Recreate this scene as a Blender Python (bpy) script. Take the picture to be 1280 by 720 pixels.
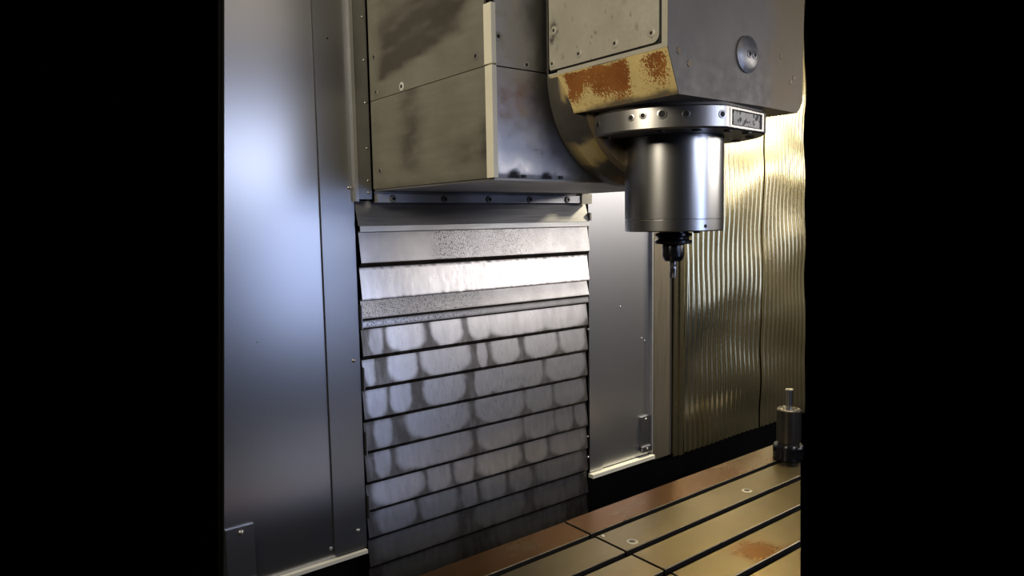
import bpy, bmesh, math, random
from mathutils import Vector, Matrix, noise

sc = bpy.context.scene
for o in list(bpy.data.objects):
    bpy.data.objects.remove(o)
C = sc.collection
random.seed(4)

# ------------------------------------------------------------ camera
cam_d = bpy.data.cameras.new('camera')
cam_d.sensor_width = 36.0
cam_d.lens = 883.0 / 1280.0 * 36.0
cam_d.clip_start = 0.05
cam = bpy.data.objects.new('camera', cam_d)
C.objects.link(cam)
ax = Vector((0.788, -0.615, -0.017)).normalized()       # camera right
az = Vector((-0.611, -0.786, 0.095)).normalized()       # camera back
ay = az.cross(ax).normalized()
ax = ay.cross(az).normalized()
cam.matrix_world = Matrix(((ax.x, ay.x, az.x, 0), (ax.y, ay.y, az.y, 0), (ax.z, ay.z, az.z, 1.75), (0, 0, 0, 1)))
sc.camera = cam

# ------------------------------------------------------------ world, lamps, exposure
w = bpy.data.worlds.new('world')
sc.world = w
w.use_nodes = True
w.node_tree.nodes['Background'].inputs[0].default_value = (0, 0, 0, 1)
w.node_tree.nodes['Background'].inputs[1].default_value = 0.0

def area(name, loc, target, sx, sy, power, col):
    d = bpy.data.lights.new(name, 'AREA')
    d.shape = 'RECTANGLE'
    d.size = sx
    d.size_y = sy
    d.energy = power
    d.color = col
    o = bpy.data.objects.new(name, d)
    C.objects.link(o)
    o.location = loc
    o.rotation_euler = (Vector(target) - Vector(loc)).to_track_quat('-Z', 'Y').to_euler()
    return o

area('door_daylight', (1.80, -1.0, 2.22), (1.50, 2.0, 1.95), 1.1, 0.36, 9.0, (0.66, 0.74, 1.0))
area('door_gap_daylight', (2.0, -1.0, 1.50), (1.5, 2.0, 1.45), 0.6, 1.0, 7.0, (0.50, 0.62, 1.0))
area('wall_top_fill', (1.7, -1.0, 3.3), (1.4, 2.0, 2.2), 1.2, 0.5, 2.2, (1.0, 0.86, 0.70))  # unseen warm fill, added to lift the top of the left wall
area('operator_side_light', (4.5, -1.0, 2.30), (2.0, 2.0, 1.85), 2.7, 0.35, 27, (1.0, 0.94, 0.90))
area('left_ceiling_lamp', (-0.9, 1.0, 2.75), (1.4, 1.2, 1.9), 0.5, 0.7, 27, (1.0, 0.90, 0.72))
area('work_lamp', (2.93, 1.70, 2.39), (3.15, 2.0, 1.85), 0.35, 0.06, 66, (1.0, 0.88, 0.62))

sc.view_settings.view_transform = 'Standard'
sc.view_settings.look = 'None'
sc.view_settings.gamma = 1.0
sc.view_settings.use_curve_mapping = False
sc.view_settings.exposure = 0.0

# ------------------------------------------------------------ materials
def mat(name, col, rough=0.4, metal=0.0, var=0.12, vscale=6.0, brush=None, bump=0.0, bscale=40.0,
        rvar=0.08, grime=None, grough=0.65, gattr='grime', speck=None, spec=0.5, aniso=0.0, extra=None):
    m = bpy.data.materials.new(name)
    m.use_nodes = True
    t = m.node_tree
    N, L = t.nodes, t.links
    b = N['Principled BSDF']
    b.inputs['Metallic'].default_value = metal
    b.inputs['Specular IOR Level'].default_value = spec
    if aniso:
        b.inputs['Anisotropic'].default_value = aniso
    tc = N.new('ShaderNodeTexCoord')
    oi = N.new('ShaderNodeObjectInfo')
    mulr = N.new('ShaderNodeVectorMath'); mulr.operation = 'SCALE'
    mulr.inputs[0].default_value = (7.1, 3.7, 5.3)
    L.new(oi.outputs['Random'], mulr.inputs['Scale'])
    add = N.new('ShaderNodeVectorMath'); add.operation = 'ADD'
    L.new(tc.outputs['Object'], add.inputs[0]); L.new(mulr.outputs[0], add.inputs[1])
    def noise_node(scale, stretch=(1, 1, 1), det=4.0, rg=0.55):
        mp = N.new('ShaderNodeMapping'); mp.inputs['Scale'].default_value = stretch
        L.new(add.outputs[0], mp.inputs['Vector'])
        n = N.new('ShaderNodeTexNoise'); n.inputs['Scale'].default_value = scale
        n.inputs['Detail'].default_value = det; n.inputs['Roughness'].default_value = rg
        L.new(mp.outputs[0], n.inputs['Vector'])
        return n.outputs['Fac']
    def maprange(src, a, bb, c, d):
        r = N.new('ShaderNodeMapRange')
        r.inputs['From Min'].default_value = a; r.inputs['From Max'].default_value = bb
        r.inputs['To Min'].default_value = c; r.inputs['To Max'].default_value = d
        L.new(src, r.inputs['Value'])
        return r.outputs[0]
    def mixc(f, a, bcol):
        x = N.new('ShaderNodeMix'); x.data_type = 'RGBA'
        if isinstance(f, float): x.inputs[0].default_value = f
        else: L.new(f, x.inputs[0])
        for k, v in ((6, a), (7, bcol)):
            if isinstance(v, tuple): x.inputs[k].default_value = (*v, 1)
            else: L.new(v, x.inputs[k])
        return x.outputs[2]
    def mixf(f, a, bv):
        x = N.new('ShaderNodeMix'); x.data_type = 'FLOAT'
        L.new(f, x.inputs[0])
        for k, v in ((2, a), (3, bv)):
            if isinstance(v, (int, float)): x.inputs[k].default_value = v
            else: L.new(v, x.inputs[k])
        return x.outputs[0]
    big = noise_node(vscale)
    dark = tuple(c * (1 - var) for c in col); lite = tuple(min(1, c * (1 + var)) for c in col)
    cs = mixc(maprange(big, 0.3, 0.7, 0, 1), dark, lite)
    st = {'x': (0.03, 1, 1), 'y': (1, 0.03, 1), 'z': (1, 1, 0.03)}.get(brush, (1, 1, 1))
    fine = noise_node(220 if brush else bscale, st, 3.0)
    rs = maprange(fine, 0.3, 0.7, rough - rvar, rough + rvar)
    if speck:
        at = N.new('ShaderNodeAttribute'); at.attribute_name = 'speck'
        sn = noise_node(330, (1, 1, 1), 2.0, 0.5)
        thr = N.new('ShaderNodeMath'); thr.operation = 'MULTIPLY'
        L.new(maprange(sn, 0.54, 0.60, 0, 1), thr.inputs[0]); L.new(at.outputs['Fac'], thr.inputs[1])
        cs = mixc(thr.outputs[0], cs, speck)
        rs = mixf(thr.outputs[0], rs, 0.7)
    if grime:
        at = N.new('ShaderNodeAttribute'); at.attribute_name = gattr
        cs = mixc(at.outputs['Fac'], cs, grime)
        rs = mixf(at.outputs['Fac'], rs, grough)
    if extra:
        cs, rs = extra(N, L, noise_node, maprange, mixc, mixf, cs, rs, b)
    L.new(cs, b.inputs['Base Color']); L.new(rs, b.inputs['Roughness'])
    if bump:
        bn = N.new('ShaderNodeBump'); bn.inputs['Strength'].default_value = bump
        bn.inputs['Distance'].default_value = 0.004
        L.new(fine if brush else noise_node(bscale), bn.inputs['Height'])
        L.new(bn.outputs[0], b.inputs['Normal'])
    return m

def rust_extra(N, L, nn, mr, mixc, mixf, cs, rs, b):
    at = N.new('ShaderNodeAttribute'); at.attribute_name = 'rust'
    n1 = nn(230, (1, 1, 1), 3.0, 0.6)
    n2 = nn(14, (1, 1, 1), 4.0, 0.6)
    s = N.new('ShaderNodeMath'); s.operation = 'ADD'
    L.new(mr(n1, 0.25, 0.75, 0, 1), s.inputs[0]); L.new(at.outputs['Fac'], s.inputs[1])
    f = mr(s.outputs[0], 0.88, 1.02, 0, 1)
    rc = mixc(mr(n2, 0.35, 0.65, 0, 1), (0.27, 0.085, 0.012), (0.40, 0.15, 0.025))
    c = mixc(f, cs, rc)
    return c, mixf(f, rs, 0.8)

def film_extra(N, L, nn, mr, mixc, mixf, cs, rs, b):
    at = N.new('ShaderNodeAttribute'); at.attribute_name = 'rust'
    n1 = nn(9, (0.6, 1.6, 1), 5.0, 0.65)
    s = N.new('ShaderNodeMath'); s.operation = 'ADD'
    L.new(n1, s.inputs[0]); L.new(at.outputs['Fac'], s.inputs[1])
    f = mr(s.outputs[0], 0.72, 1.12, 0, 1)
    c = mixc(f, cs, (0.140, 0.055, 0.003))
    return c, mixf(f, rs, 0.26)

M = {}
M['wall'] = mat('brushed_wall_steel', (0.50, 0.50, 0.51), 0.28, 0.97, 0.03, 1.5, 'z', 0.0, rvar=0.003)
M['wall_dull'] = mat('dull_wall_steel', (0.62, 0.62, 0.64), 0.35, 0.97, 0.03, 1.5, 'z', 0.0, rvar=0.004)
M['strip'] = mat('strip_steel', (0.38, 0.38, 0.39), 0.32, 0.94, 0.05, 3, 'z', 0.0, rvar=0.004)
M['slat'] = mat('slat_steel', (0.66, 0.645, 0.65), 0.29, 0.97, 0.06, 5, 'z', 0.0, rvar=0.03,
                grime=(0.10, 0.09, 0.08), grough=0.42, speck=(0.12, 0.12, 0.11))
M['hood'] = mat('hood_steel', (0.45, 0.45, 0.46), 0.40, 0.85, 0.06, 3, 'x', 0.02)
M['rail'] = mat('rail_steel', (0.60, 0.60, 0.60), 0.42, 0.7, 0.08, 12, 'x', 0.03)
M['dark_wall'] = mat('dark_backing', (0.005, 0.005, 0.005), 0.7, 0.0, spec=0.1)
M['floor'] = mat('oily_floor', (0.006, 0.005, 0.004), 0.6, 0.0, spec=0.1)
M['ram'] = mat('ram_olive_grey', (0.30, 0.285, 0.225), 0.45, 0.35, 0.10, 9, 'y', 0.03, grime=(0.085, 0.075, 0.058), grough=0.5)
M['ram_front'] = mat('ram_front_grey', (0.40, 0.40, 0.42), 0.34, 0.8, 0.06, 6, None, 0.02, grime=(0.03, 0.03, 0.03))
M['under_ram'] = mat('ram_underside', (0.30, 0.285, 0.265), 0.45, 0.6, 0.15, 8, 'x', 0.0)
M['cream'] = mat('cream_edge', (0.88, 0.83, 0.65), 0.5, 0.0, 0.06, 12)
M['plate'] = mat('plate_beige_grey', (0.50, 0.47, 0.385), 0.5, 0.25, 0.10, 10, None, 0.03, 160, grime=(0.05, 0.045, 0.04))
M['plate_rim'] = mat('plate_rim_beige', (0.55, 0.51, 0.42), 0.5, 0.15, 0.08, 14)
M['head'] = mat('head_grey', (0.205, 0.176, 0.142), 0.5, 0.1, 0.10, 8, None, 0.02, grime=(0.235, 0.160, 0.065), grough=0.5)
M['plug'] = mat('plug_steel', (0.27, 0.26, 0.25), 0.38, 0.6, 0.08, 20)
M['rust'] = mat('yellow_rusted_paint', (0.80, 0.62, 0.26), 0.55, 0.0, 0.10, 20, None, 0.12, 90, grime=(0.09, 0.075, 0.055), extra=rust_extra)
M['swivel'] = mat('swivel_worn_paint', (0.115, 0.105, 0.092), 0.4, 0.4, 0.14, 14, None, 0.05, 60, grime=(0.58, 0.44, 0.18), grough=0.55)
M['boss'] = mat('boss_brown', (0.20, 0.15, 0.09), 0.4, 0.35, 0.2, 14, None, 0.03, 60)
M['ground'] = mat('ground_steel', (0.62, 0.61, 0.59), 0.28, 1.0, 0.03, 6, 'z', 0.0, rvar=0.004)
M['ring'] = mat('ring_steel', (0.52, 0.50, 0.47), 0.33, 0.97, 0.05, 10, 'z', 0.0, rvar=0.015)
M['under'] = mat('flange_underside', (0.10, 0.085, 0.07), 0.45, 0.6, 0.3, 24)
M['black'] = mat('black_steel', (0.022, 0.022, 0.026), 0.22, 0.6, 0.1, 10)
M['hole'] = mat('socket_black', (0.006, 0.006, 0.006), 0.6, 0.0)
M['tool'] = mat('end_mill_steel', (0.30, 0.29, 0.28), 0.25, 0.95, 0.1, 10)
M['screw'] = mat('screw_steel', (0.55, 0.54, 0.52), 0.35, 0.9, 0.1, 30)
M['screw_dull'] = mat('screw_dull', (0.30, 0.285, 0.25), 0.45, 0.6, 0.15, 30)
M['screw_white'] = mat('screw_bright', (0.85, 0.84, 0.78), 0.4, 0.2, 0.05, 30)
M['ledge'] = mat('ledge_cream', (0.80, 0.78, 0.68), 0.45, 0.0, 0.06, 12)
M['corr'] = mat('corrugated_steel', (0.62, 0.545, 0.34), 0.20, 0.94, 0.06, 4, None, 0.0, rvar=0.01)
M['brown_strip'] = mat('brown_post_steel', (0.27, 0.235, 0.18), 0.40, 0.7, 0.06, 4, 'z', 0.0)
M['table'] = mat('table_steel', (0.150, 0.117, 0.060), 0.31, 0.9, 0.12, 5, 'x', 0.0, rvar=0.03, extra=film_extra)
M['table_edge_glint'] = mat('table_edge_glint', (0.36, 0.31, 0.22), 0.35, 0.85, 0.1, 8)  # lighter than the table steel, painting light caught along the slot edges
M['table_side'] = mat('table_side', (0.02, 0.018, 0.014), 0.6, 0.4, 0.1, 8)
M['setter'] = mat('setter_steel', (0.11, 0.10, 0.085), 0.33, 0.8, 0.06, 10, 'z', 0.0)
M['nameplate'] = mat('nameplate_worn', (0.50, 0.48, 0.42), 0.5, 0.2, 0.06, 30,
                     extra=lambda N, L, nn, mr, mixc, mixf, cs, rs, b: (mixc(mr(nn(70, (1, 1, 1), 5.0, 0.6), 0.525, 0.555, 0, 1), cs, (0.02, 0.02, 0.022)), rs))

# ------------------------------------------------------------ builders
WL = {}                                                   # world position of every object's origin

def thing(name, loc, label=None, cat=None, group=None, kind=None):
    o = bpy.data.objects.new(name, None)
    o.empty_display_size = 0.05
    C.objects.link(o)
    o.location = loc
    WL[o] = Vector(loc)
    tag(o, label, cat, group, kind)
    return o

def tag(o, label=None, cat=None, group=None, kind=None):
    if label: o['label'] = label
    if cat: o['category'] = cat
    if group: o['group'] = group
    if kind: o['kind'] = kind
    return o

def place(o, parent, world):
    world = Vector(world)
    WL[o] = world
    if parent is not None:
        o.parent = parent
        o.location = world - WL[parent]
    else:
        o.location = world

def build(name, bm, mats, parent=None, smooth=False, bevel=0.0, seg=2, attrs=None, angle=35):
    """one mesh object from a bmesh given in world coordinates; the origin goes to the middle of its box"""
    if bevel > 0:
        es = [e for e in bm.edges if len(e.link_faces) == 2 and e.calc_face_angle(0) > math.radians(30)]
        bmesh.ops.bevel(bm, geom=es, offset=bevel, segments=seg, affect='EDGES', profile=0.5, clamp_overlap=True)
    bmesh.ops.recalc_face_normals(bm, faces=bm.faces[:])
    return finish(name, bm, mats, parent, smooth or bevel > 0, attrs, angle)

def finish(name, bm, mats, parent, smooth, attrs=None, angle=35):
    vs = [v.co.copy() for v in bm.verts]
    lo = Vector((min(v.x for v in vs), min(v.y for v in vs), min(v.z for v in vs)))
    hi = Vector((max(v.x for v in vs), max(v.y for v in vs), max(v.z for v in vs)))
    c = (lo + hi) / 2
    if attrs:
        vals = {k: [fn(v) for v in vs] for k, fn in attrs.items()}
    for v in bm.verts: v.co -= c
    me = bpy.data.meshes.new(name)
    bm.to_mesh(me); bm.free()
    if not isinstance(mats, (list, tuple)): mats = [mats]
    for m in mats: me.materials.append(m)
    if attrs:
        for k, arr in vals.items():
            a = me.attributes.new(k, 'FLOAT', 'POINT')
            a.data.foreach_set('value', arr)
    if smooth:
        for p in me.polygons: p.use_smooth = True
        me.set_sharp_from_angle(angle=math.radians(angle))
    o = bpy.data.objects.new(name, me)
    C.objects.link(o)
    place(o, parent, c)
    return o

def solidify(bm, thickness):
    for f in bm.faces: f.normal_update()
    bm.normal_update()
    bmesh.ops.solidify(bm, geom=bm.faces[:], thickness=thickness)

def bx(bm, x0, x1, y0, y1, z0, z1):
    p = [bm.verts.new(q) for q in ((x0, y0, z0), (x1, y0, z0), (x1, y1, z0), (x0, y1, z0), (x0, y0, z1), (x1, y0, z1), (x1, y1, z1), (x0, y1, z1))]
    for f in ((0, 3, 2, 1), (4, 5, 6, 7), (0, 1, 5, 4), (1, 2, 6, 5), (2, 3, 7, 6), (3, 0, 4, 7)):
        bm.faces.new([p[i] for i in f])
    return p

def box(name, x0, x1, y0, y1, z0, z1, m, parent=None, bevel=0.0, attrs=None):
    bm = bmesh.new(); bx(bm, x0, x1, y0, y1, z0, z1)
    return build(name, bm, m, parent, bevel=bevel, attrs=attrs)

def prism(bm, pts, fn0, fn1):
    """closed outline pts, mapped to the two end faces by fn0 and fn1"""
    a = [bm.verts.new(fn0(p)) for p in pts]; b = [bm.verts.new(fn1(p)) for p in pts]
    n = len(pts)
    bm.faces.new(a); bm.faces.new(b[::-1])
    for i in range(n):
        bm.faces.new((a[i], a[(i + 1) % n], b[(i + 1) % n], b[i]))
    return a, b

def lathe(bm, prof, base, axis='Z', seg=48, mats=None):
    """prof = [(radius, height)] spun about axis through base; ends closed when the radius is 0"""
    base = Vector(base)
    rings = []
    for r, h in prof:
        if r < 1e-6:
            rings.append([bm.verts.new(base + to_axis(0, 0, h, axis))])
        else:
            rings.append([bm.verts.new(base + to_axis(r * math.cos(2 * math.pi * i / seg), r * math.sin(2 * math.pi * i / seg), h, axis)) for i in range(seg)])
    for k in range(len(rings) - 1):
        A, B = rings[k], rings[k + 1]
        mi = mats[k] if mats else 0
        for i in range(seg):
            j = (i + 1) % seg
            if len(A) == 1 and len(B) == 1: continue
            if len(A) == 1: f = bm.faces.new((A[0], B[j], B[i]))
            elif len(B) == 1: f = bm.faces.new((A[i], A[j], B[0]))
            else: f = bm.faces.new((A[i], A[j], B[j], B[i]))
            f.material_index = mi

def to_axis(a, b, h, axis):
    if axis == 'Z': return Vector((a, b, h))
    if axis == '-Y': return Vector((a, -h, b))
    if axis == '-X': return Vector((-h, a, b))
    if isinstance(axis, Vector):
        u = Vector((0, 0, 1)).cross(axis).normalized(); v = axis.cross(u)
        return u * a + v * b + axis * h

def turned(name, prof, base, m, parent=None, axis='Z', seg=48, mats=None, angle=35):
    bm = bmesh.new(); lathe(bm, prof, base, axis, seg, mats)
    return build(name, bm, m, parent, smooth=True, angle=angle)

def grid_sheet(name, x0, x1, prof, m, parent, attrs=None, nx=120, thick=0.002, sub=10, skew=None):
    """sheet metal bent to the (y, z) profile, drawn from x0 to x1, with real thickness"""
    pts = []
    for (a, b) in zip(prof[:-1], prof[1:]):
        n = max(1, int(sub * math.hypot(b[0] - a[0], b[1] - a[1]) / 0.1))
        for i in range(n): pts.append((a[0] + (b[0] - a[0]) * i / n, a[1] + (b[1] - a[1]) * i / n))
    pts.append(prof[-1])
    bm = bmesh.new()
    rows = []
    for (y, z) in pts:
        rows.append([bm.verts.new((x0 + (x1 - x0) * i / nx, y, z)) for i in range(nx + 1)])
    for r in range(len(rows) - 1):
        for i in range(nx):
            bm.faces.new((rows[r][i], rows[r + 1][i], rows[r + 1][i + 1], rows[r][i + 1]))
    if thick:
        solidify(bm, thick)
    return build(name, bm, m, parent, smooth=True, attrs=attrs, angle=20)

screw_cache = {}
def screw(parent, loc, r, axis, m, name='screw', h=0.003, hole=0.45, proud=True, label=None):
    """round screw head with a hexagonal socket; alike screws share their mesh"""
    key = (round(r, 4), axis if isinstance(axis, str) else tuple(axis), m.name, h, hole)
    if key not in screw_cache:
        bm = bmesh.new()
        lathe(bm, [(0, -0.004), (r, -0.004), (r, h * 0.6), (r * 0.86, h), (r * hole, h), (r * hole * 0.95, h * 0.35), (0, h * 0.35)],
              (0, 0, 0), axis, 12, [0, 0, 0, 0, 1, 1])
        bmesh.ops.recalc_face_normals(bm, faces=bm.faces[:])
        me = bpy.data.meshes.new(name)
        bm.to_mesh(me); bm.free()
        me.materials.append(m); me.materials.append(M['hole'])
        for p in me.polygons: p.use_smooth = True
        me.set_sharp_from_angle(angle=math.radians(35))
        screw_cache[key] = me
    o = bpy.data.objects.new(name, screw_cache[key])
    C.objects.link(o)
    place(o, parent, loc)
    if label: o['label'] = label
    return o

rivet_cache = {}
def rivet(parent, loc, r=0.006, m=None, name='rivet'):
    m = m or M['screw']
    key = (round(r, 4), m.name)
    if key not in rivet_cache:
        bm = bmesh.new()
        lathe(bm, [(r, -0.002), (r, 0.001), (r * 0.8, r * 0.5), (r * 0.4, r * 0.75), (0, r * 0.8)], (0, 0, 0), '-Y', 10)
        bmesh.ops.recalc_face_normals(bm, faces=bm.faces[:])
        me = bpy.data.meshes.new(name); bm.to_mesh(me); bm.free()
        me.materials.append(m)
        for p in me.polygons: p.use_smooth = True
        rivet_cache[key] = me
    o = bpy.data.objects.new(name, rivet_cache[key])
    C.objects.link(o)
    place(o, parent, loc)
    return o

def sst(a, b, x):
    t = min(1, max(0, (x - a) / (b - a)))
    return t * t * (3 - 2 * t)

def nz1(v, s):
    return noise.noise(Vector(v) * s)

def nz(v, s, off=0.0):
    return noise.fractal(Vector(v) * s + Vector((off, off * 1.7, off * 0.3)), 0.8, 2.0, 4)

# ------------------------------------------------------------ the setting
BACK = 2.0
def left_end(z): return 0.516 + (z - 0.775) * 0.054      # where the photographed part of the enclosure ends
def right_end(z): return 3.520 - (z - 0.581) * 0.039

wall = thing('wall_back', (1.95, BACK, 0.0), kind='structure',
             label='steel sheet back wall of the machine enclosure')

def sheet(name, x0, x1, y0, y1, z0, z1, m, parent=wall, bevel=0.0012):
    """flat sheet; x0 / x1 may be functions of the height"""
    bm = bmesh.new()
    fx = lambda v, z: v(z) if callable(v) else v
    p = [bm.verts.new(q) for q in ((fx(x0, z0), y0, z0), (fx(x1, z0), y0, z0), (fx(x1, z0), y1, z0), (fx(x0, z0), y1, z0),
                                   (fx(x0, z1), y0, z1), (fx(x1, z1), y0, z1), (fx(x1, z1), y1, z1), (fx(x0, z1), y1, z1))]
    for f in ((0, 3, 2, 1), (4, 5, 6, 7), (0, 1, 5, 4), (1, 2, 6, 5), (2, 3, 7, 6), (3, 0, 4, 7)):
        bm.faces.new([p[i] for i in f])
    return build(name, bm, m, parent, bevel=bevel)

sheet('backing', left_end, right_end, 2.035, 2.06, 0.0, 2.95, M['dark_wall'], bevel=0)
sheet('wall_panel', left_end, lambda z: 0.851, 2.0, 2.012, 0.722, 2.95, M['wall'])
sp = sheet('edge_panel', 0.842, 0.948, 1.992, 1.998, 0.728, 2.95, M['strip'])
for (x, z) in ((0.935, 1.857), (0.927, 1.33), (0.920, 0.79)): rivet(sp, (x, 1.992, z), 0.0065)
rivet(sp, (0.884, 1.992, 2.287), 0.003, M['hole'])
rs_ = sheet('riveted_strip', 0.957, 1.000, 1.975, 1.99, 1.822, 2.95, M['strip'])
for z in (2.36, 2.235, 2.11, 1.975, 1.878, 1.842): rivet(rs_, (0.990, 1.975, z), 0.0045)
sheet('edge_bead', 0.945, 0.9555, 1.972, 1.992, 1.815, 2.95, M['rail'], bevel=0.003)
# access plate low on the left panel
ap = sheet('access_plate', 0.524, 0.602, 1.992, 2.0, 0.745, 0.903, M['strip'])
rivet(ap, (0.565, 1.992, 0.887), 0.0085)
sheet('access_plate_lip', 0.524, 0.602, 1.984, 1.999, 0.733, 0.744, M['rail'])
for (x, z) in ((0.612, 1.19), (0.650, 1.215), (0.640, 1.42), (0.612, 1.135)): rivet(wall, (x, 2.0, z), 0.0022, M['screw_dull'], 'dirt_speck')  # small dirt specks on the left panel
rivet(wall, (0.832, 2.0, 0.755), 0.006)
# right of the slatted cover
sheet('edge_panel', 1.932, 2.004, 1.994, 2.002, 0.735, 2.95, M['wall_dull'])
wp = sheet('wall_panel', 2.004, 2.296, 2.0, 2.012, 0.735, 2.95, M['wall_dull'])
sheet('panel_hem', 2.296, 2.302, 1.985, 2.012, 0.735, 2.95, M['rail'], bevel=0.002)
for (x, z) in ((2.245, 1.245), (2.262, 1.232), (2.115, 1.39), (2.29, 0.775)): rivet(wall, (x, 2.0, z), 0.004)
ap = sheet('access_plate', 2.232, 2.290, 1.991, 2.0, 0.758, 0.905, M['strip'])
rivet(ap, (2.262, 1.991, 0.893), 0.006); 
al = sheet('access_plate_lip', 2.232, 2.290, 1.982, 1.999, 0.752, 0.775, M['strip'])
rivet(al, (2.262, 1.982, 0.766), 0.005)
sheet('post', 2.318, 2.436, 1.995, 2.012, 0.700, 2.95, M['brown_strip'])

trim = sheet('trim_1', lambda z: left_end(z), 0.946, 1.982, 1.999, 0.711, 0.722, M['ledge'], None)
tag(trim, 'pale ledge strip along the foot of the left wall panel', kind='structure')
trim = sheet('trim_2', 1.928, 2.300, 1.972, 1.999, 0.716, 0.731, M['ledge'], None)
tag(trim, 'bright cream ledge strip under the narrow panel right of the slats', kind='structure')

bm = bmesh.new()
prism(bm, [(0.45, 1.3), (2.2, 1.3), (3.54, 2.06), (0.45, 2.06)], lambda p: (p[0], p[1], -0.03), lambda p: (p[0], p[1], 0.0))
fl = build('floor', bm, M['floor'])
tag(fl, 'black unlit floor in the gap behind the machine table', kind='structure')

# ------------------------------------------------------------ corrugated curtain
def corrugated(name, x0, x1, label, seed, parent=None, pitch=0.0365, amp=0.0085, flat=0.0):
    root = thing(name, ((x0 if not callable(x0) else x0(1)), BACK, 0.69), label, 'panel', 'corrugated sheets of the right back wall')
    bm = bmesh.new()
    nzr = 150
    per = 10
    xa = x0; xb = x1(1.0) if callable(x1) else x1
    n = int((xb - xa) / pitch * per)
    rows = []
    zs = [0.695 + (2.95 - 0.695) * k / nzr for k in range(nzr + 1)]
    for z in zs:
        xe = x1(z) if callable(x1) else x1
        row = []
        for i in range(n + 1):
            t = i / n
            x = xa + (xe - xa) * t
            ph = 2 * math.pi * i / per
            v = Vector((x, 0, z))
            a = amp * (1 + 0.30 * nz1((x, seed, z), 2.5))
            y = 1.986 - a * (0.5 + 0.5 * math.cos(ph)) ** 2.0
            y += 0.013 * nz1((x, 3.0, z * 1.5), 2.6) + 0.0016 * nz1((x, 6.0, z * 1.3), 6.0)
            xx = x + 0.0018 * nz1((x, seed + 9, z * 2), 4.0)
            row.append(bm.verts.new((min(xx, xe), y, z)))
        rows.append(row)
    for r in range(nzr):
        for i in range(n):
            bm.faces.new((rows[r][i], rows[r][i + 1], rows[r + 1][i + 1], rows[r + 1][i]))
    solidify(bm, -0.002)
    o = build('corrugated_sheet', bm, M['corr'], root, smooth=True, angle=80)
    return root
c1 = corrugated('corrugated_panel', 2.500, 3.0990, 'corrugated steel sheet beside the brown post, behind the spindle', 1.0)
sheet('flat_margin', 2.440, 2.472, 1.984, 1.992, 0.690, 2.95, M['corr'], c1)
sheet('edge_fold', 2.472, 2.500, 1.978, 1.992, 0.690, 2.95, M['corr'], c1, 0.004)
c2 = corrugated('corrugated_panel', 3.100, right_end, 'corrugated steel sheet farthest right, above the cylindrical tool setter', 21.0)

# ------------------------------------------------------------ slatted way cover below the ram
cover = thing('slatted_way_cover', (1.44, 1.98, 0.5), 'steel telescopic slatted cover with rubbed dark grime, hanging under the ram', 'way cover')
CX0, CX1 = 0.956, 1.918
def px_to_x(c):                                           # the rows of rubbed patches are spaced along the cover's width
    u = (c - 70) / 590.0
    return CX0 + (CX1 - CX0) * u * (0.86 + 0.14 * u)
ROWS = {
 4: [(88, 122, .5), (130, 226, 1), (238, 320, 1), (332, 395, .9), (380, 560, .95), (520, 662, .9)],
 5: [(72, 100, .6), (132, 205, 1), (212, 342, 1), (358, 383, .8), (394, 470, 1), (484, 576, 1), (580, 657, .9)],
 6: [(78, 130, .7), (134, 188, .9), (218, 326, 1), (350, 400, .8), (375, 484, 1), (470, 536, .9), (542, 657, .9)],
 7: [(92, 140, .6), (172, 336, 1), (352, 482, 1), (486, 562, .8), (564, 652, .75)],
 8: [(92, 132, .7), (144, 342, .9), (355, 476, .9), (480, 566, .8), (568, 620, .7), (626, 657, .7)],
 9: [(80, 216, .9), (220, 284, .7), (290, 346, .7), (350, 472, .75), (480, 546, .65), (550, 660, .6)],
 10: [(90, 192, .7), (200, 300, .6), (310, 350, .5), (360, 430, .6), (440, 500, .5), (510, 650, .5)],
 11: [(80, 300, .45), (340, 480, .4), (500, 640, .3)],
 12: [(100, 300, .3), (380, 600, .3)],
}
ZB = [1.722, 1.616, 1.513, 1.424, 1.327, 1.229, 1.126, 1.024, 0.924, 0.832, 0.741, 0.645, 0.545]
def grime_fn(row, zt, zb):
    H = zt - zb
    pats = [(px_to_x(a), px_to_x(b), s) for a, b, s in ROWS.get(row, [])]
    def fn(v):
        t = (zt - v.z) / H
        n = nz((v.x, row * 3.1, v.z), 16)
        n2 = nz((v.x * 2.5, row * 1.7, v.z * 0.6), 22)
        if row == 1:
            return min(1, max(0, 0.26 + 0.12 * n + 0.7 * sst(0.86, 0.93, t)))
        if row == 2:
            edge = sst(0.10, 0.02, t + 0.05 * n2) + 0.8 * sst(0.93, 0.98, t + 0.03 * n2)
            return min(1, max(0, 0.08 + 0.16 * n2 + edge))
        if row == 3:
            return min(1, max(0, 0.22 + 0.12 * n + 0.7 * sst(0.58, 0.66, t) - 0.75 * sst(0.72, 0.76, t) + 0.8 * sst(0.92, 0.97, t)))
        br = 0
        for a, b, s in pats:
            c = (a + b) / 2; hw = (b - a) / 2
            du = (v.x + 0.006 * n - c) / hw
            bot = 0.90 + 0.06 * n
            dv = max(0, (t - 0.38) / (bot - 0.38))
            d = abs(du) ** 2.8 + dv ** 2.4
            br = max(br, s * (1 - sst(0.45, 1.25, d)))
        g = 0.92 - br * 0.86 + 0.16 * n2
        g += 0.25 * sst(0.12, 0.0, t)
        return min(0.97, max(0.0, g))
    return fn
def speck_fn(row):
    def fn(v):
        u = (v.x - CX0) / (CX1 - CX0)
        n = nz((v.x, row, 0.2), 6)
        if row == 1: return max(0, sst(0.24, 0.30, u) * (1 - 0.75 * sst(0.45, 0.85, u)) * (0.9 + 0.4 * n))
        if row == 3: return max(0.0, (1 - 0.85 * sst(0.35, 0.55, u)) * 0.95)
        return 0.06
    return fn
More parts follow.
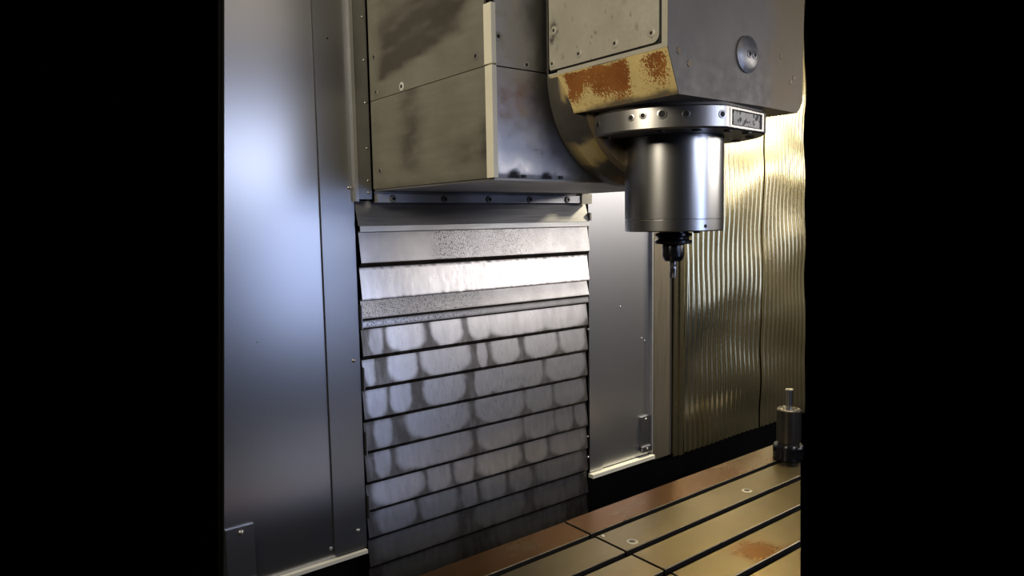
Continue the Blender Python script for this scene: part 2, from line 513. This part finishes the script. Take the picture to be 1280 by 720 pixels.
# hood at the top, bent outwards, with a bright lip
grid_sheet('hood', CX0 - 0.004, CX1, [(1.999, 1.818), (1.975, 1.742)], M['hood'], cover, nx=40)
grid_sheet('hood_lip', CX0, CX1, [(1.9735, 1.741), (1.9715, 1.724), (1.979, 1.722)], M['rail'], cover, nx=40)
for row in range(1, 13):
    zt, zb = ZB[row - 1], ZB[row]
    base = 1.984 + 0.014 * min(1, (row - 1) / 5.0)
    
    top = base + 0.004
    bot = base - (0.012 if row < 4 else 0.009 - 0.001 * min(1, (row - 4) / 7.0))
    if row == 3:
        prof = [(top, zt + 0.004), (bot, zb + 0.034), (bot + 0.006, zb + 0.026), (bot + 0.004, zb + 0.004), (bot + 0.012, zb - 0.002)]
    elif row == 2:
        prof = [(top, zt + 0.004), (bot, zb + 0.002), (bot + 0.010, zb - 0.001)]
    else:
        prof = [(top, zt + 0.004), (bot, zb + 0.013), (bot + 0.012, zb - 0.001)]
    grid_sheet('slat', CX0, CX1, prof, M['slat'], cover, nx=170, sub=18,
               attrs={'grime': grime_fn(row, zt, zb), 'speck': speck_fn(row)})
    # small side guide clip at the slat's left end
for z in (1.48, 1.285, 1.08, 0.875): 
    box('side_guide', CX0 - 0.003, CX0 - 0.0005, 1.978, 1.998, z - 0.055, z + 0.02, M['strip'], cover, 0.001)
box('edge_lug', CX1 + 0.001, CX1 + 0.010, 1.972, 1.998, 1.745, 1.775, M['screw_dull'], cover, 0.002)
rivet(cover, (CX1 + 0.006, 1.992, 1.318), 0.005); rivet(cover, (CX1 + 0.004, 1.995, 0.885), 0.004); rivet(cover, (CX1 + 0.006, 1.996, 0.80), 0.005)

railo = thing('clamping_rail', (1.44, 1.975, 1.81), 'narrow steel rail with five bolts, under the ram at the top of the slats', 'rail')
box('bar', 1.012, 1.858, 1.962, 1.990, 1.812, 1.838, M['rail'], railo, 0.002)
box('back_lip', 1.012, 1.858, 1.984, 1.996, 1.838, 1.846, M['hood'], railo, 0.001)
for x in (1.064, 1.252, 1.430, 1.610, 1.792): screw(railo, (x, 1.962, 1.8235), 0.0115, '-Y', M['screw_dull'], 'bolt', 0.007)
eb = box('end_block', 1.862, 1.914, 1.955, 1.992, 1.808, 1.846, M['cream'], railo, 0.003)
eb['label'] = 'cream painted end block'

# ------------------------------------------------------------ ram
RX0, RX1, RY0, RZ0 = 1.003, 1.877, 1.351, 1.852
ram = thing('ram_housing', (1.44, 1.67, RZ0), 'boxy olive grey ram housing with smeared side covers and cream edge strip', 'machine housing')
box('core', RX0 + 0.008, RX1 - 0.008, RY0 + 0.008, 1.97, RZ0 + 0.004, 2.9, M['dark_wall'], ram)
def smear_low(v):
    n = nz((v.y * 0.7, 3, v.z * 1.6), 9)
    n2 = nz((v.y * 0.4, 8, v.z * 3), 20)
    d = 0.0
    cy, cz = v.y, v.z
    d += 0.75 * math.exp(-((cy - 1.74) / 0.055) ** 2) * sst(1.86, 1.93, cz)          # vertical dark smear
    d += 0.75 * math.exp(-((cy - 1.46) / 0.09) ** 2 - ((cz - 1.925) / 0.03) ** 2)
    d += 0.7 * math.exp(-((cy - 1.375) / 0.03) ** 2 - ((cz - 1.93) / 0.07) ** 2)
    d += 0.35 * sst(1.875, 1.855, cz)
    return min(0.95, max(0, d * (0.8 + 0.8 * n) + 0.10 * n2 + 0.06))
def smear_up(v):
    st = nz((v.y * 0.9, 1, (v.z + 0.10 * v.y) * 9.0), 4.0)          # wiping streaks along the ram
    n2 = nz((v.y * 1.2, 5, v.z * 2.0), 7)
    zl = 2.150 + (1.90 - v.y) * 0.13
    d = sst(1.945, 1.86, v.y + 0.03 * n2) * sst(1.41, 1.52, v.y + 0.02 * st) * sst(zl, zl + 0.03, v.z + 0.01 * st)
    d *= 1 - 0.65 * sst(zl + 0.13, zl + 0.21, v.z + 0.03 * st)
    return min(0.97, max(0, d * (0.95 + 0.45 * st) + 0.22 * max(0, st) * sst(2.28, 2.34, v.z) + 0.08 * n2 + 0.04))
def side_plate(name, z0, z1, fn):
    bm = bmesh.new()
    ny, nzz = 90, 60
    rows = [[bm.verts.new((RX0, RY0 + 0.028 + (1.968 - RY0 - 0.028) * i / ny, z0 + (z1 - z0) * k / nzz)) for i in range(ny + 1)] for k in range(nzz + 1)]
    for k in range(nzz):
        for i in range(ny):
            bm.faces.new((rows[k][i], rows[k][i + 1], rows[k + 1][i + 1], rows[k + 1][i]))
    solidify(bm, -0.006)
    return build(name, bm, M['ram'], ram, smooth=True, attrs={'grime': fn}, angle=20)
low = side_plate('lower_side_cover', RZ0, 2.1125, smear_low)
up = side_plate('upper_side_cover', 2.1145, 2.95, smear_up)
sd = M['screw_dull']
for (y, z) in ((1.936, 2.238), (1.930, 2.135), (1.416, 2.143)): screw(up, (RX0, y, z), 0.010, '-X', sd, h=0.001)
screw(up, (RX0, 1.776, 2.128), 0.0125, '-X', M['screw_white'], h=0.002, label='bright worn screw head')
screw(low, (RX0, 1.922, 1.905), 0.010, '-X', sd, h=0.001)
es = box('edge_strip', RX0 - 0.003, RX0 + 0.010, RY0 - 0.003, RY0 + 0.027, 2.1155, 2.252, M['cream'], ram, 0.002); es['label'] = 'cream upper corner strip'
es = box('edge_strip', RX0 - 0.003, RX0 + 0.010, RY0 - 0.003, RY0 + 0.025, RZ0, 2.1115, M['cream'], ram, 0.002); es['label'] = 'cream lower corner strip'
def front_grime_shade(v):
    n = nz((v.x, 4, v.z), 14)
    d = 0.0
    for cx_, r in ((1.062, 0.022), (1.165, 0.020)):
        d = max(d, sst(r * 1.3, r * 0.7, math.hypot(v.x - cx_, (v.z - 1.853) * 1.2) + 0.006 * n))
    d = max(d, 0.6 * sst(1.868, 1.858, v.z + 0.01 * n))
    # shade painted around the outline of the swivel disc
    rr = math.hypot(v.x - 1.44, v.z - 2.106) if v.z < 2.106 else abs(v.x - 1.44)
    d = max(d, 0.75 * sst(0.36, 0.285, rr + 0.02 * n))
    return min(1, d)
def front_plate(name, z0, z1):
    bm = bmesh.new()
    nx, nzz = 110, 40
    xa, xb = RX0 + 0.011, RX1
    rows = [[bm.verts.new((xa + (xb - xa) * i / nx, RY0, z0 + (z1 - z0) * k / nzz)) for i in range(nx + 1)] for k in range(nzz + 1)]
    for k in range(nzz):
        for i in range(nx):
            bm.faces.new((rows[k][i], rows[k][i + 1], rows[k + 1][i + 1], rows[k + 1][i]))
    solidify(bm, 0.006)
    return build(name, bm, M['ram_front'], ram, smooth=True, attrs={'grime': front_grime_shade}, angle=20)
lf = front_plate('lower_front_cover', RZ0, 2.1085)
uf = front_plate('upper_front_cover', 2.1115, 2.95)
screw(uf, (1.022, RY0, 2.178), 0.011, '-Y', sd, h=0.001); screw(uf, (1.106, RY0, 2.123), 0.009, '-Y', M['ram_front'], h=0.001)
box('right_side_cover', RX1 - 0.006, RX1, RY0 + 0.007, 1.968, RZ0, 2.95, M['ram'], ram, 0.001)
up_ = box('bottom_plate', RX0 + 0.004, RX1 - 0.004, RY0 + 0.004, 1.968, RZ0 - 0.006, RZ0, M['under_ram'], ram, 0.001)
for x in (1.085, 1.205):
    box('hinge_tab', x, x + 0.012, RY0 - 0.004, RY0 + 0.001, RZ0 + 0.001, RZ0 + 0.008, M['hole'], ram)

# ------------------------------------------------------------ milling head
HX0, HX1, HY0, HY1 = 1.171, 1.716, 0.973, 1.345
ZC = 2.100          # foot of the side plate
ZH = 2.008          # underside of the head
head = thing('milling_head', (1.44, 1.176, 1.71), 'grey milling head with rusty yellow flank and shiny round spindle nose', 'milling head')
# body: cross-section in (x, z) drawn along y, with the front face folded back on the right
def head_brown(v):
    n = nz((v.x, 2, v.z), 8)
    d = 0.9 * sst(1.49, 1.60, v.x + 0.02 * n)  # browner towards the right end of the front face
    return min(1, max(0, d * (0.85 + 0.3 * n)))
bm = bmesh.new()
front = lambda x: HY0 if x < 1.50 else HY0 + (x - 1.50) * 0.08
prof = [(HX0, 2.95), (HX0, ZC), (1.208, ZH)]
xs = [1.208 + (1.690 - 1.208) * i / 23 for i in range(1, 24)]
prof += [(x, ZH) for x in xs] + [(HX1 - 0.008, ZH + 0.016), (HX1, ZH + 0.032), (HX1, 2.95)]
cols = []
ZT = 2.95
def col_pts(x, zb):
    return [(x, front(x), zb + (ZT - zb) * k / 46) for k in range(47)]
xf = [(HX0, ZC)] + [(HX0 + (1.208 - HX0) * i / 4, ZC + (ZH - ZC) * i / 4) for i in range(1, 5)] + [(x, ZH) for x in xs] + [(HX1 - 0.008, ZH + 0.016), (HX1, ZH + 0.032)]
cols = [[bm.verts.new(p) for p in col_pts(x, zb)] for x, zb in xf]
for i in range(len(cols) - 1):
    for k in range(46):
        bm.faces.new((cols[i][k], cols[i + 1][k], cols[i + 1][k + 1], cols[i][k + 1]))
backv = [bm.verts.new((x, HY1, zb)) for x, zb in xf]
bt = [bm.verts.new((x, HY1, ZT)) for x, zb in xf]
for i in range(len(xf) - 1):
    if i >= 4: bm.faces.new((cols[i][0], backv[i], backv[i + 1], cols[i + 1][0]))       # underside and right chamfer
    bm.faces.new((backv[i], bt[i], bt[i + 1], backv[i + 1]))
bm.faces.new((cols[-1][0], backv[-1], bt[-1]) + tuple(cols[-1][k] for k in range(46, 0, -1)))
body = build('body', bm, M['head'], head, smooth=True, attrs={'grime': head_brown}, angle=25)
# left flank: bordered side wall and its bolted plate
bm = bmesh.new()
bx(bm, HX0, HX0 + 0.03, HY0 + 0.0005, HY1, ZC, 2.95)
flank = build('side_wall', bm, M['plate_rim'], head, bevel=0.004)
def plate_grime(v):
    n = nz((v.x, v.y * 1.4, v.z), 45)
    d = sst(0.030, 0.006, math.hypot((v.y - 1.318) * 1.3, (v.z - 2.19) * 0.55)) * (0.4 + 1.6 * n)
    d += sst(0.55, 0.8, nz((v.y, 3, v.z), 50)) * 0.5
    return min(0.9, max(0, d))
# rounded-corner plate as a fan of rings so that stains can sit on it
py0, py1, pz0 = 0.992, 1.336, 2.113
bm = bmesh.new()
ny, nk = 70, 70
rows = []
for k in range(nk + 1):
    z = pz0 + (2.95 - pz0) * (k / nk) ** 1.6
    rc = 0.016
    ins = rc - math.sqrt(max(0, rc * rc - (rc - (z - pz0)) ** 2)) if z - pz0 < rc else 0
    rows.append([bm.verts.new((HX0 - 0.005, (py0 + ins) + ((py1 - ins * 0.3) - (py0 + ins)) * i / ny, z)) for i in range(ny + 1)])
for k in range(nk):
    for i in range(ny):
        bm.faces.new((rows[k][i], rows[k][i + 1], rows[k + 1][i + 1], rows[k + 1][i]))
solidify(bm, -0.006)
sp_ = build('side_plate', bm, M['plate'], head, smooth=True, attrs={'grime': plate_grime}, angle=20)
# dark joint around the plate
box('plate_gasket', HX0 - 0.0012, HX0 + 0.002, py0 - 0.003, py1 + 0.001, pz0 - 0.0032, 2.95, M['hole'], head)
for (y, z) in ((1.325, 2.128), (1.318, 2.205), (1.232, 2.134), (1.117, 2.134), (1.012, 2.134)):
    screw(sp_, (HX0 - 0.005, y, z), 0.0105, '-X', M['plate'], h=0.0015, hole=0.36)
# rusty flank between plate and flange
def rust_fn(v):
    n = nz((v.y, 7, v.z), 12)
    t = (ZC - v.z) / (ZC - ZH)
    a = sst(1.315, 1.285, v.y + 0.02 * n) * sst(1.075, 1.115, v.y + 0.02 * n) * 0.92
    b2 = sst(1.07, 1.02, v.y + 0.01 * n) * sst(0.972, 0.992, v.y) * 0.62
    m_ = max(a * 0.80, b2) * sst(0.0, 0.10, t + 0.08 * n) * (1 - 0.85 * sst(0.35, 1.0, t - 0.25 * n))
    return min(0.85, max(0.08, m_ * (0.95 + 0.30 * n) + 0.10))
def rust_grime(v):
    n = nz((v.y * 0.6, 9, v.z), 18)
    t = (ZC - v.z) / (ZC - ZH)
    g = 0.9 * sst(0.86, 1.0, t + 0.10 * n) + 0.9 * sst(0.06, 0.0, t) * sst(1.22, 1.18, v.y) * sst(1.09, 1.12, v.y)
    g += 0.9 * sst(1.325, 1.34, v.y + 0.02 * n)
    return min(1, max(0, g))
bm = bmesh.new()
ny, nk = 120, 30
rows = []
for k in range(nk + 1):
    t = k / nk
    rows.append([bm.verts.new((HX0 - 0.001 + 0.037 * t, HY0 + 0.001 + (HY1 - HY0 - 0.001) * i / ny, ZC - 0.001 - (ZC - ZH - 0.001) * t)) for i in range(ny + 1)])
for k in range(nk):
    for i in range(ny):
        bm.faces.new((rows[k][i], rows[k][i + 1], rows[k + 1][i + 1], rows[k + 1][i]))
solidify(bm, 0.004)
fl_ = build('flank_chamfer', bm, M['rust'], head, smooth=True, attrs={'rust': rust_fn, 'grime': rust_grime}, angle=20)
fl_['label'] = 'slanted flank of yellow paint eaten by orange rust'
# round plug on the front, two sunk dots, small screws
plug = turned('plug', [(0, 0.010), (0.030, 0.010), (0.037, 0.006), (0.0415, 0.004), (0.0415, -0.002), (0, -0.002)][::-1], (1.447, HY0, 2.118), M['plug'], head, '-Y', 40)
for x in (1.447, 1.467): screw(plug, (x - 0.004, HY0 - 0.010, 2.118), 0.0088, '-Y', M['plug'], h=0.0015, hole=0.62)
for (x, z) in ((1.207, 2.096), (1.2415, 2.074)):
    turned('filled_hole', [(0, 0.0012), (0.0075, 0.0012), (0.0085, -0.002), (0, -0.002)][::-1], (x, HY0, z), M['boss'], head, '-Y', 16)
for (x, z) in ((1.60, 2.135), (1.652, 2.08), (1.668, 2.092)):
    turned('filled_hole', [(0, 0.0012), (0.0055, 0.0012), (0.0065, -0.002), (0, -0.002)][::-1], (x, front(x), z), M['boss'], head, '-Y', 16)

# swivel disc behind the head: straight sides above, half round below
def u_outline(r, zc, ztop, n=40):
    pts = [(1.44 - r, ztop)]
    pts += [(1.44 + r * math.cos(a), zc + r * math.sin(a)) for a in [math.pi + math.pi * i / n for i in range(n + 1)]]
    pts.append((1.44 + r, ztop))
    return pts
def swivel_yellow(v):
    n = nz((v.x, v.y, v.z), 26)
    a = math.degrees(math.atan2(2.106 - v.z, 1.44 - v.x))        # angle below the left extreme
    r = math.hypot(v.x - 1.44, v.z - 2.106)
    g = 0
    if v.y < 1.335:
        g = max(g, sst(0.0, 1.0, 3.0 * (1 - abs((a - 48) / 9.0)) + 1.2 * n))
        g = max(g, sst(0.0, 1.0, 3.0 * (1 - abs((a - 8) / 8.0)) + 1.5 * n) * sst(0.27, 0.262, r))
    g = max(g, sst(0, 1, 3 * (1 - math.hypot((a - 14) / 9.0, (v.y - 1.325) / 0.011)) + 1.0 * n))
    return min(1, max(0, g))
bm = bmesh.new()
secs = [(0.269, 1.3505), (0.269, 1.312), (0.264, 1.306), (0.258, 1.300), (0.250, 1.290), (0.240, 1.280), (0.230, 1.270)]
rings = []
for r, y in secs:
    pts = u_outline(r, 2.106, 2.95, 64)
    rings.append([bm.verts.new((p[0], y, p[1])) for p in pts])
for a, b in zip(rings[:-1], rings[1:]):
    for i in range(len(a) - 1): bm.faces.new((a[i], a[i + 1], b[i + 1], b[i]))
bm.faces.new(rings[-1]); bm.faces.new(rings[0][::-1])
tp = [(a[0], a[-1]) for a in rings]
for (a0, a1), (b0, b1) in zip(tp[:-1], tp[1:]): bm.faces.new((a0, b0, b1, a1))
sw = build('swivel_disc', bm, M['swivel'], head, smooth=True, attrs={'grime': swivel_yellow}, angle=30)
sw['label'] = 'dark round swivel disc with patches of yellow paint'
bm = bmesh.new()
secs = [(0.228, 1.272), (0.228, 1.262), (0.222, 1.255)]
rings = [[bm.verts.new((p[0], y, p[1])) for p in u_outline(r, 2.083, 2.30, 48)] for r, y in secs]
for a, b in zip(rings[:-1], rings[1:]):
    for i in range(len(a)): bm.faces.new((a[i], a[(i + 1) % len(a)], b[(i + 1) % len(a)], b[i]))
bm.faces.new(rings[-1]); bm.faces.new(rings[0][::-1])
build('swivel_boss', bm, M['boss'], head, smooth=True, angle=30)

# flange ring with a flat for the name plate
SX, SY = 1.44, 1.176
FR = 0.2187
a0, a1 = math.radians(-109), math.radians(-57)
def ring_pts(r):
    pts = []
    n = 90
    for i in range(n):
        a = a1 + (2 * math.pi - (a1 - a0)) * i / (n - 1)
        pts.append((SX + r * math.cos(a), min(1.2535, SY + r * math.sin(a))))    # flat at the back, against the swivel
    return pts
bm = bmesh.new()
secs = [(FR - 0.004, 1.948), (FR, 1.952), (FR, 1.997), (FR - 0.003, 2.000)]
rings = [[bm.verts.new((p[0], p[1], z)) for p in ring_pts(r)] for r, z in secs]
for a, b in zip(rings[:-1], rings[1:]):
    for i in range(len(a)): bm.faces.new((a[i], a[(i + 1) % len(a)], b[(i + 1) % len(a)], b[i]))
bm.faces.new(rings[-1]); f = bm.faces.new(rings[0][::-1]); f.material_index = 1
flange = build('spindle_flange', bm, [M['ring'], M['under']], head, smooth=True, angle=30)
bm = bmesh.new()
prism(bm, ring_pts(0.210), lambda p: (p[0], p[1], 2.0), lambda p: (p[0], p[1], ZH + 0.001))
build('flange_collar', bm, M['head'], head, smooth=True)
for ang, r, z in ((165, .009, 1.976), (-166.6, .0085, 1.979), (-159, .0085, 1.981), (-147.5, .0115, 1.981), (-133.8, .009, 1.979), (-112, .0095, 1.978)):
    a = math.radians(ang)
    axis = Vector((math.cos(a), math.sin(a), 0))
    screw(flange, (SX + FR * math.cos(a), SY + FR * math.sin(a), z), r, axis, M['ring'], 'set_screw', 0.001, 0.68)
# name plate let into the flat
pA = Vector((SX + FR * math.cos(a0), SY + FR * math.sin(a0), 0)); pB = Vector((SX + FR * math.cos(a1), SY + FR * math.sin(a1), 0))
dirv = (pB - pA).normalized(); nrm = Vector((dirv.y, -dirv.x, 0)); LN = (pB - pA).length
def flat_box(name, u0, u1, z0, z1, d0, d1, m, parent, bevel=0.0):
    bm = bmesh.new()
    ps = []
    for d in (d0, d1):
        for (u, z) in ((u0, z0), (u1, z0), (u1, z1), (u0, z1)):
            q = pA + dirv * (u * LN) + nrm * d
            ps.append(bm.verts.new((q.x, q.y, z)))
    for f in ((3, 2, 1, 0), (4, 5, 6, 7), (0, 1, 5, 4), (1, 2, 6, 5), (2, 3, 7, 6), (3, 0, 4, 7)): bm.faces.new([ps[i] for i in f])
    return build(name, bm, m, parent, bevel=bevel)
npf = flat_box('name_plate', 0.07, 0.93, 1.953, 1.995, -0.001, 0.0012, M['ring'], flange)
flat_box('plate_recess', 0.12, 0.88, 1.9565, 1.992, 0.0008, 0.0018, M['hole'], npf)
flat_box('worn_label', 0.135, 0.80, 1.958, 1.9885, 0.0014, 0.0026, M['nameplate'], npf)
# cap screws under the flange
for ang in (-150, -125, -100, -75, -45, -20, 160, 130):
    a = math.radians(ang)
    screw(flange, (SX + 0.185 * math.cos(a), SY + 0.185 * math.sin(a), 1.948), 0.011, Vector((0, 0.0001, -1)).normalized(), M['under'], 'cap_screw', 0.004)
# spindle nose
cart = turned('spindle_nose', [(0, 1.950), (0.116, 1.950), (0.1226, 1.947), (0.1226, 1.7475), (0.1218, 1.7465), (0.1218, 1.7455), (0.1226, 1.7445),
                               (0.1226, 1.719), (0.1206, 1.7165), (0.06, 1.7165), (0.055, 1.722), (0, 1.722)], (SX, SY, 0), M['ground'], head, 'Z', 128, angle=30)
a = math.radians(-103)
screw(cart, (SX + 0.1226 * math.cos(a), SY + 0.1226 * math.sin(a), 1.729), 0.0045, Vector((math.cos(a), math.sin(a), 0)), M['hole'], 'set_screw', 0.0004)
a = math.radians(-112)
screw(cart, (SX + 0.112 * math.cos(a), SY + 0.112 * math.sin(a), 1.7165), 0.008, Vector((0, 0.0001, -1)).normalized(), M['black'], 'cap_screw', 0.004)

# ------------------------------------------------------------ tool holder and cutter
th = thing('tool_holder', (SX, SY, 1.638), 'black grooved tool holder clamped in the spindle nose', 'tool holder')
turned('gripper_flange', [(0, 1.7215), (0.038, 1.7215), (0.038, 1.7125), (0.047, 1.7105), (0.047, 1.7045), (0.0395, 1.7005), (0.0395, 1.6965), (0.047, 1.6925), (0.047, 1.6865), (0.044, 1.684), (0, 1.684)],
       (SX, SY, 0), M['black'], th, 'Z', 64, angle=20)
turned('collet_nut', [(0, 1.6845), (0.0265, 1.6845), (0.0275, 1.682), (0.0275, 1.652), (0.0215, 1.640), (0.010, 1.639), (0, 1.639)],
       (SX, SY, 0), M['black'], th, 'Z', 48, angle=25)
em = thing('end_mill', (SX, SY, 1.597), 'short steel fluted end mill pointing down from the black holder', 'end mill')
bm = bmesh.new()
nseg, nh = 24, 24
rings = []
for k in range(nh + 1):
    z = 1.640 - 0.043 * k / nh
    ring = []
    for i in range(nseg):
        a = 2 * math.pi * i / nseg
        tw = 2.2 * k / nh if k > 6 else 0
        r = 0.0092 if k <= 6 else 0.0092 * (0.80 + 0.20 * abs(math.cos(1.5 * (a + tw))))
        ring.append(bm.verts.new((SX + r * math.cos(a), SY + r * math.sin(a), z)))
    rings.append(ring)
for A, B in zip(rings[:-1], rings[1:]):
    for i in range(nseg): bm.faces.new((A[i], B[i], B[(i + 1) % nseg], A[(i + 1) % nseg]))
bm.faces.new(rings[0][::-1]); bm.faces.new(rings[-1])
build('fluted_shank', bm, M['tool'], em, smooth=True)

# ------------------------------------------------------------ T-slot table, two beds
TZ = 0.79
ROWS_T = [(1.503, 1.622), (1.356, 1.481), (1.214, 1.333), (1.072, 1.191), (0.930, 1.049), (0.788, 0.907)]
def cut_x(y): return 1.712 + (y - 0.964) * 1.738 + 0.0      # the photographed bed ends here
def rust_strip(v):
    n = nz((v.x, v.y * 2, 1.0), 5)
    g = 0.0
    if v.y > 1.49: g = 0.72 - 0.45 * sst(2.05, 2.5, v.x + 0.2 * n) + 0.25 * n
    else:
        g = 0.15 + 0.15 * n
        g += 0.50 * sst(0.10, 0.0, math.hypot((v.x - 1.74) * 0.8, v.y - 1.118) + 0.02 * n)
        if v.x < 1.455: g += 0.05
    return max(0, min(1, g))
def strip(parent, x0, x1, y0, y1, dz=0.0):
    bm = bmesh.new()
    nx, ny = 60, 8
    def P(i, j):
        y = y0 + (y1 - y0) * j / ny
        xe = x1(y) if callable(x1) else x1
        return (x0 + (xe - x0) * i / nx, y, TZ + dz)
    g = [[bm.verts.new(P(i, j)) for i in range(nx + 1)] for j in range(ny + 1)]
    for j in range(ny):
        for i in range(nx): bm.faces.new((g[j][i], g[j][i + 1], g[j + 1][i + 1], g[j + 1][i]))
    # closed sides down to the slot's shoulder
    edge = [g[0][i] for i in range(nx + 1)] + [g[j][nx] for j in range(1, ny + 1)] + [g[ny][i] for i in range(nx - 1, -1, -1)] + [g[j][0] for j in range(ny - 1, 0, -1)]
    lip = [bm.verts.new((v.co.x, v.co.y, TZ + dz - 0.002)) for v in edge]
    cen = Vector((0, (y0 + y1) / 2, 0))
    for v in edge:
        if abs(v.co.y - y0) < 1e-6: v.co.y += 0.002
        if abs(v.co.y - y1) < 1e-6: v.co.y -= 0.002
    low_ = [bm.verts.new((v.co.x, v.co.y, TZ - 0.045)) for v in lip]
    n = len(edge)
    for k in range(n):
        j = (k + 1) % n
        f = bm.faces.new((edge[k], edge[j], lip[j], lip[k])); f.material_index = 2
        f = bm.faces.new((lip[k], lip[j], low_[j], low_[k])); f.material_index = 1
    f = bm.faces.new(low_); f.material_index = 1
    return build('table_strip', bm, [M['table'], M['table_side'], M['table_edge_glint']], parent, smooth=True, attrs={'rust': rust_strip}, angle=20)
def bed(x0, x1, label, dz):
    root = thing('machine_table', (x0 + 0.3, 1.2, 0.0), label, 'machine table', 'slotted beds of the machine table')
    for y0, y1 in ROWS_T: strip(root, x0, x1, y0, y1, dz)
    bm = bmesh.new()
    xe = x1 if callable(x1) else (lambda y: x1)
    prism(bm, [(x0, 0.788), (xe(0.788), 0.788), (xe(1.622), 1.622), (x0, 1.622)], lambda p: (p[0], p[1], 0.0), lambda p: (p[0], p[1], TZ - 0.045))
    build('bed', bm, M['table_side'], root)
    return root
tl = bed(0.55, 1.451, 'oil-browned slotted steel table bed left of the cross joint', 0.0)
tr = bed(1.459, cut_x, 'slotted steel table bed right of the cross joint, with two socket plugs', 0.0015)
for (x, y) in ((1.514, 1.385), (2.115, 1.397)):
    o = screw(tr, (x, y, TZ + 0.0015), 0.018, 'Z', M['screw_dull'], 'socket_plug', 0.0012, 0.55)
screw(tr, (1.475, 1.470, TZ + 0.0015), 0.006, 'Z', M['screw'], 'pin', 0.001, 0.2)

# ------------------------------------------------------------ tool setter
ts = thing('tool_setter', (2.535, 1.49, TZ + 0.0015), 'dark cylindrical tool setter with a bright pin on the table', 'tool setter')
tx, ty, tz = 2.535, 1.49, TZ + 0.0015
turned('base', [(0, 0), (0.056, 0), (0.058, 0.003), (0.058, 0.050), (0.054, 0.056), (0, 0.056)], (tx, ty, tz), M['black'], ts, 'Z', 48, angle=30)
tb = turned('body', [(0, 0.056), (0.040, 0.056), (0.040, 0.066), (0.046, 0.070), (0.046, 0.196), (0.043, 0.200), (0.041, 0.201), (0, 0.201)], (tx, ty, tz), M['setter'], ts, 'Z', 48, angle=30)
turned('pin', [(0, 0.201), (0.0125, 0.201), (0.0125, 0.268), (0.0165, 0.270), (0.0165, 0.276), (0.014, 0.279), (0, 0.279)], (tx, ty, tz), M['ground'], ts, 'Z', 32, angle=30)
for ang in (-170, -135, -100, -60, 150, 60):
    a = math.radians(ang)
    screw(ts, (tx + 0.034 * math.cos(a), ty + 0.034 * math.sin(a), tz + 0.201), 0.005, 'Z', M['screw'], 'screw', 0.002)
for ang in (-160, -125, -85):
    a = math.radians(ang)
    screw(ts, (tx + 0.050 * math.cos(a), ty + 0.050 * math.sin(a), tz + 0.056), 0.0055, 'Z', M['screw'], 'base_screw', 0.004)
a = math.radians(-98)
screw(tb, (tx + 0.046 * math.cos(a), ty + 0.046 * math.sin(a), tz + 0.176), 0.006, Vector((math.cos(a), math.sin(a), 0)), M['hole'], 'port', 0.0006)
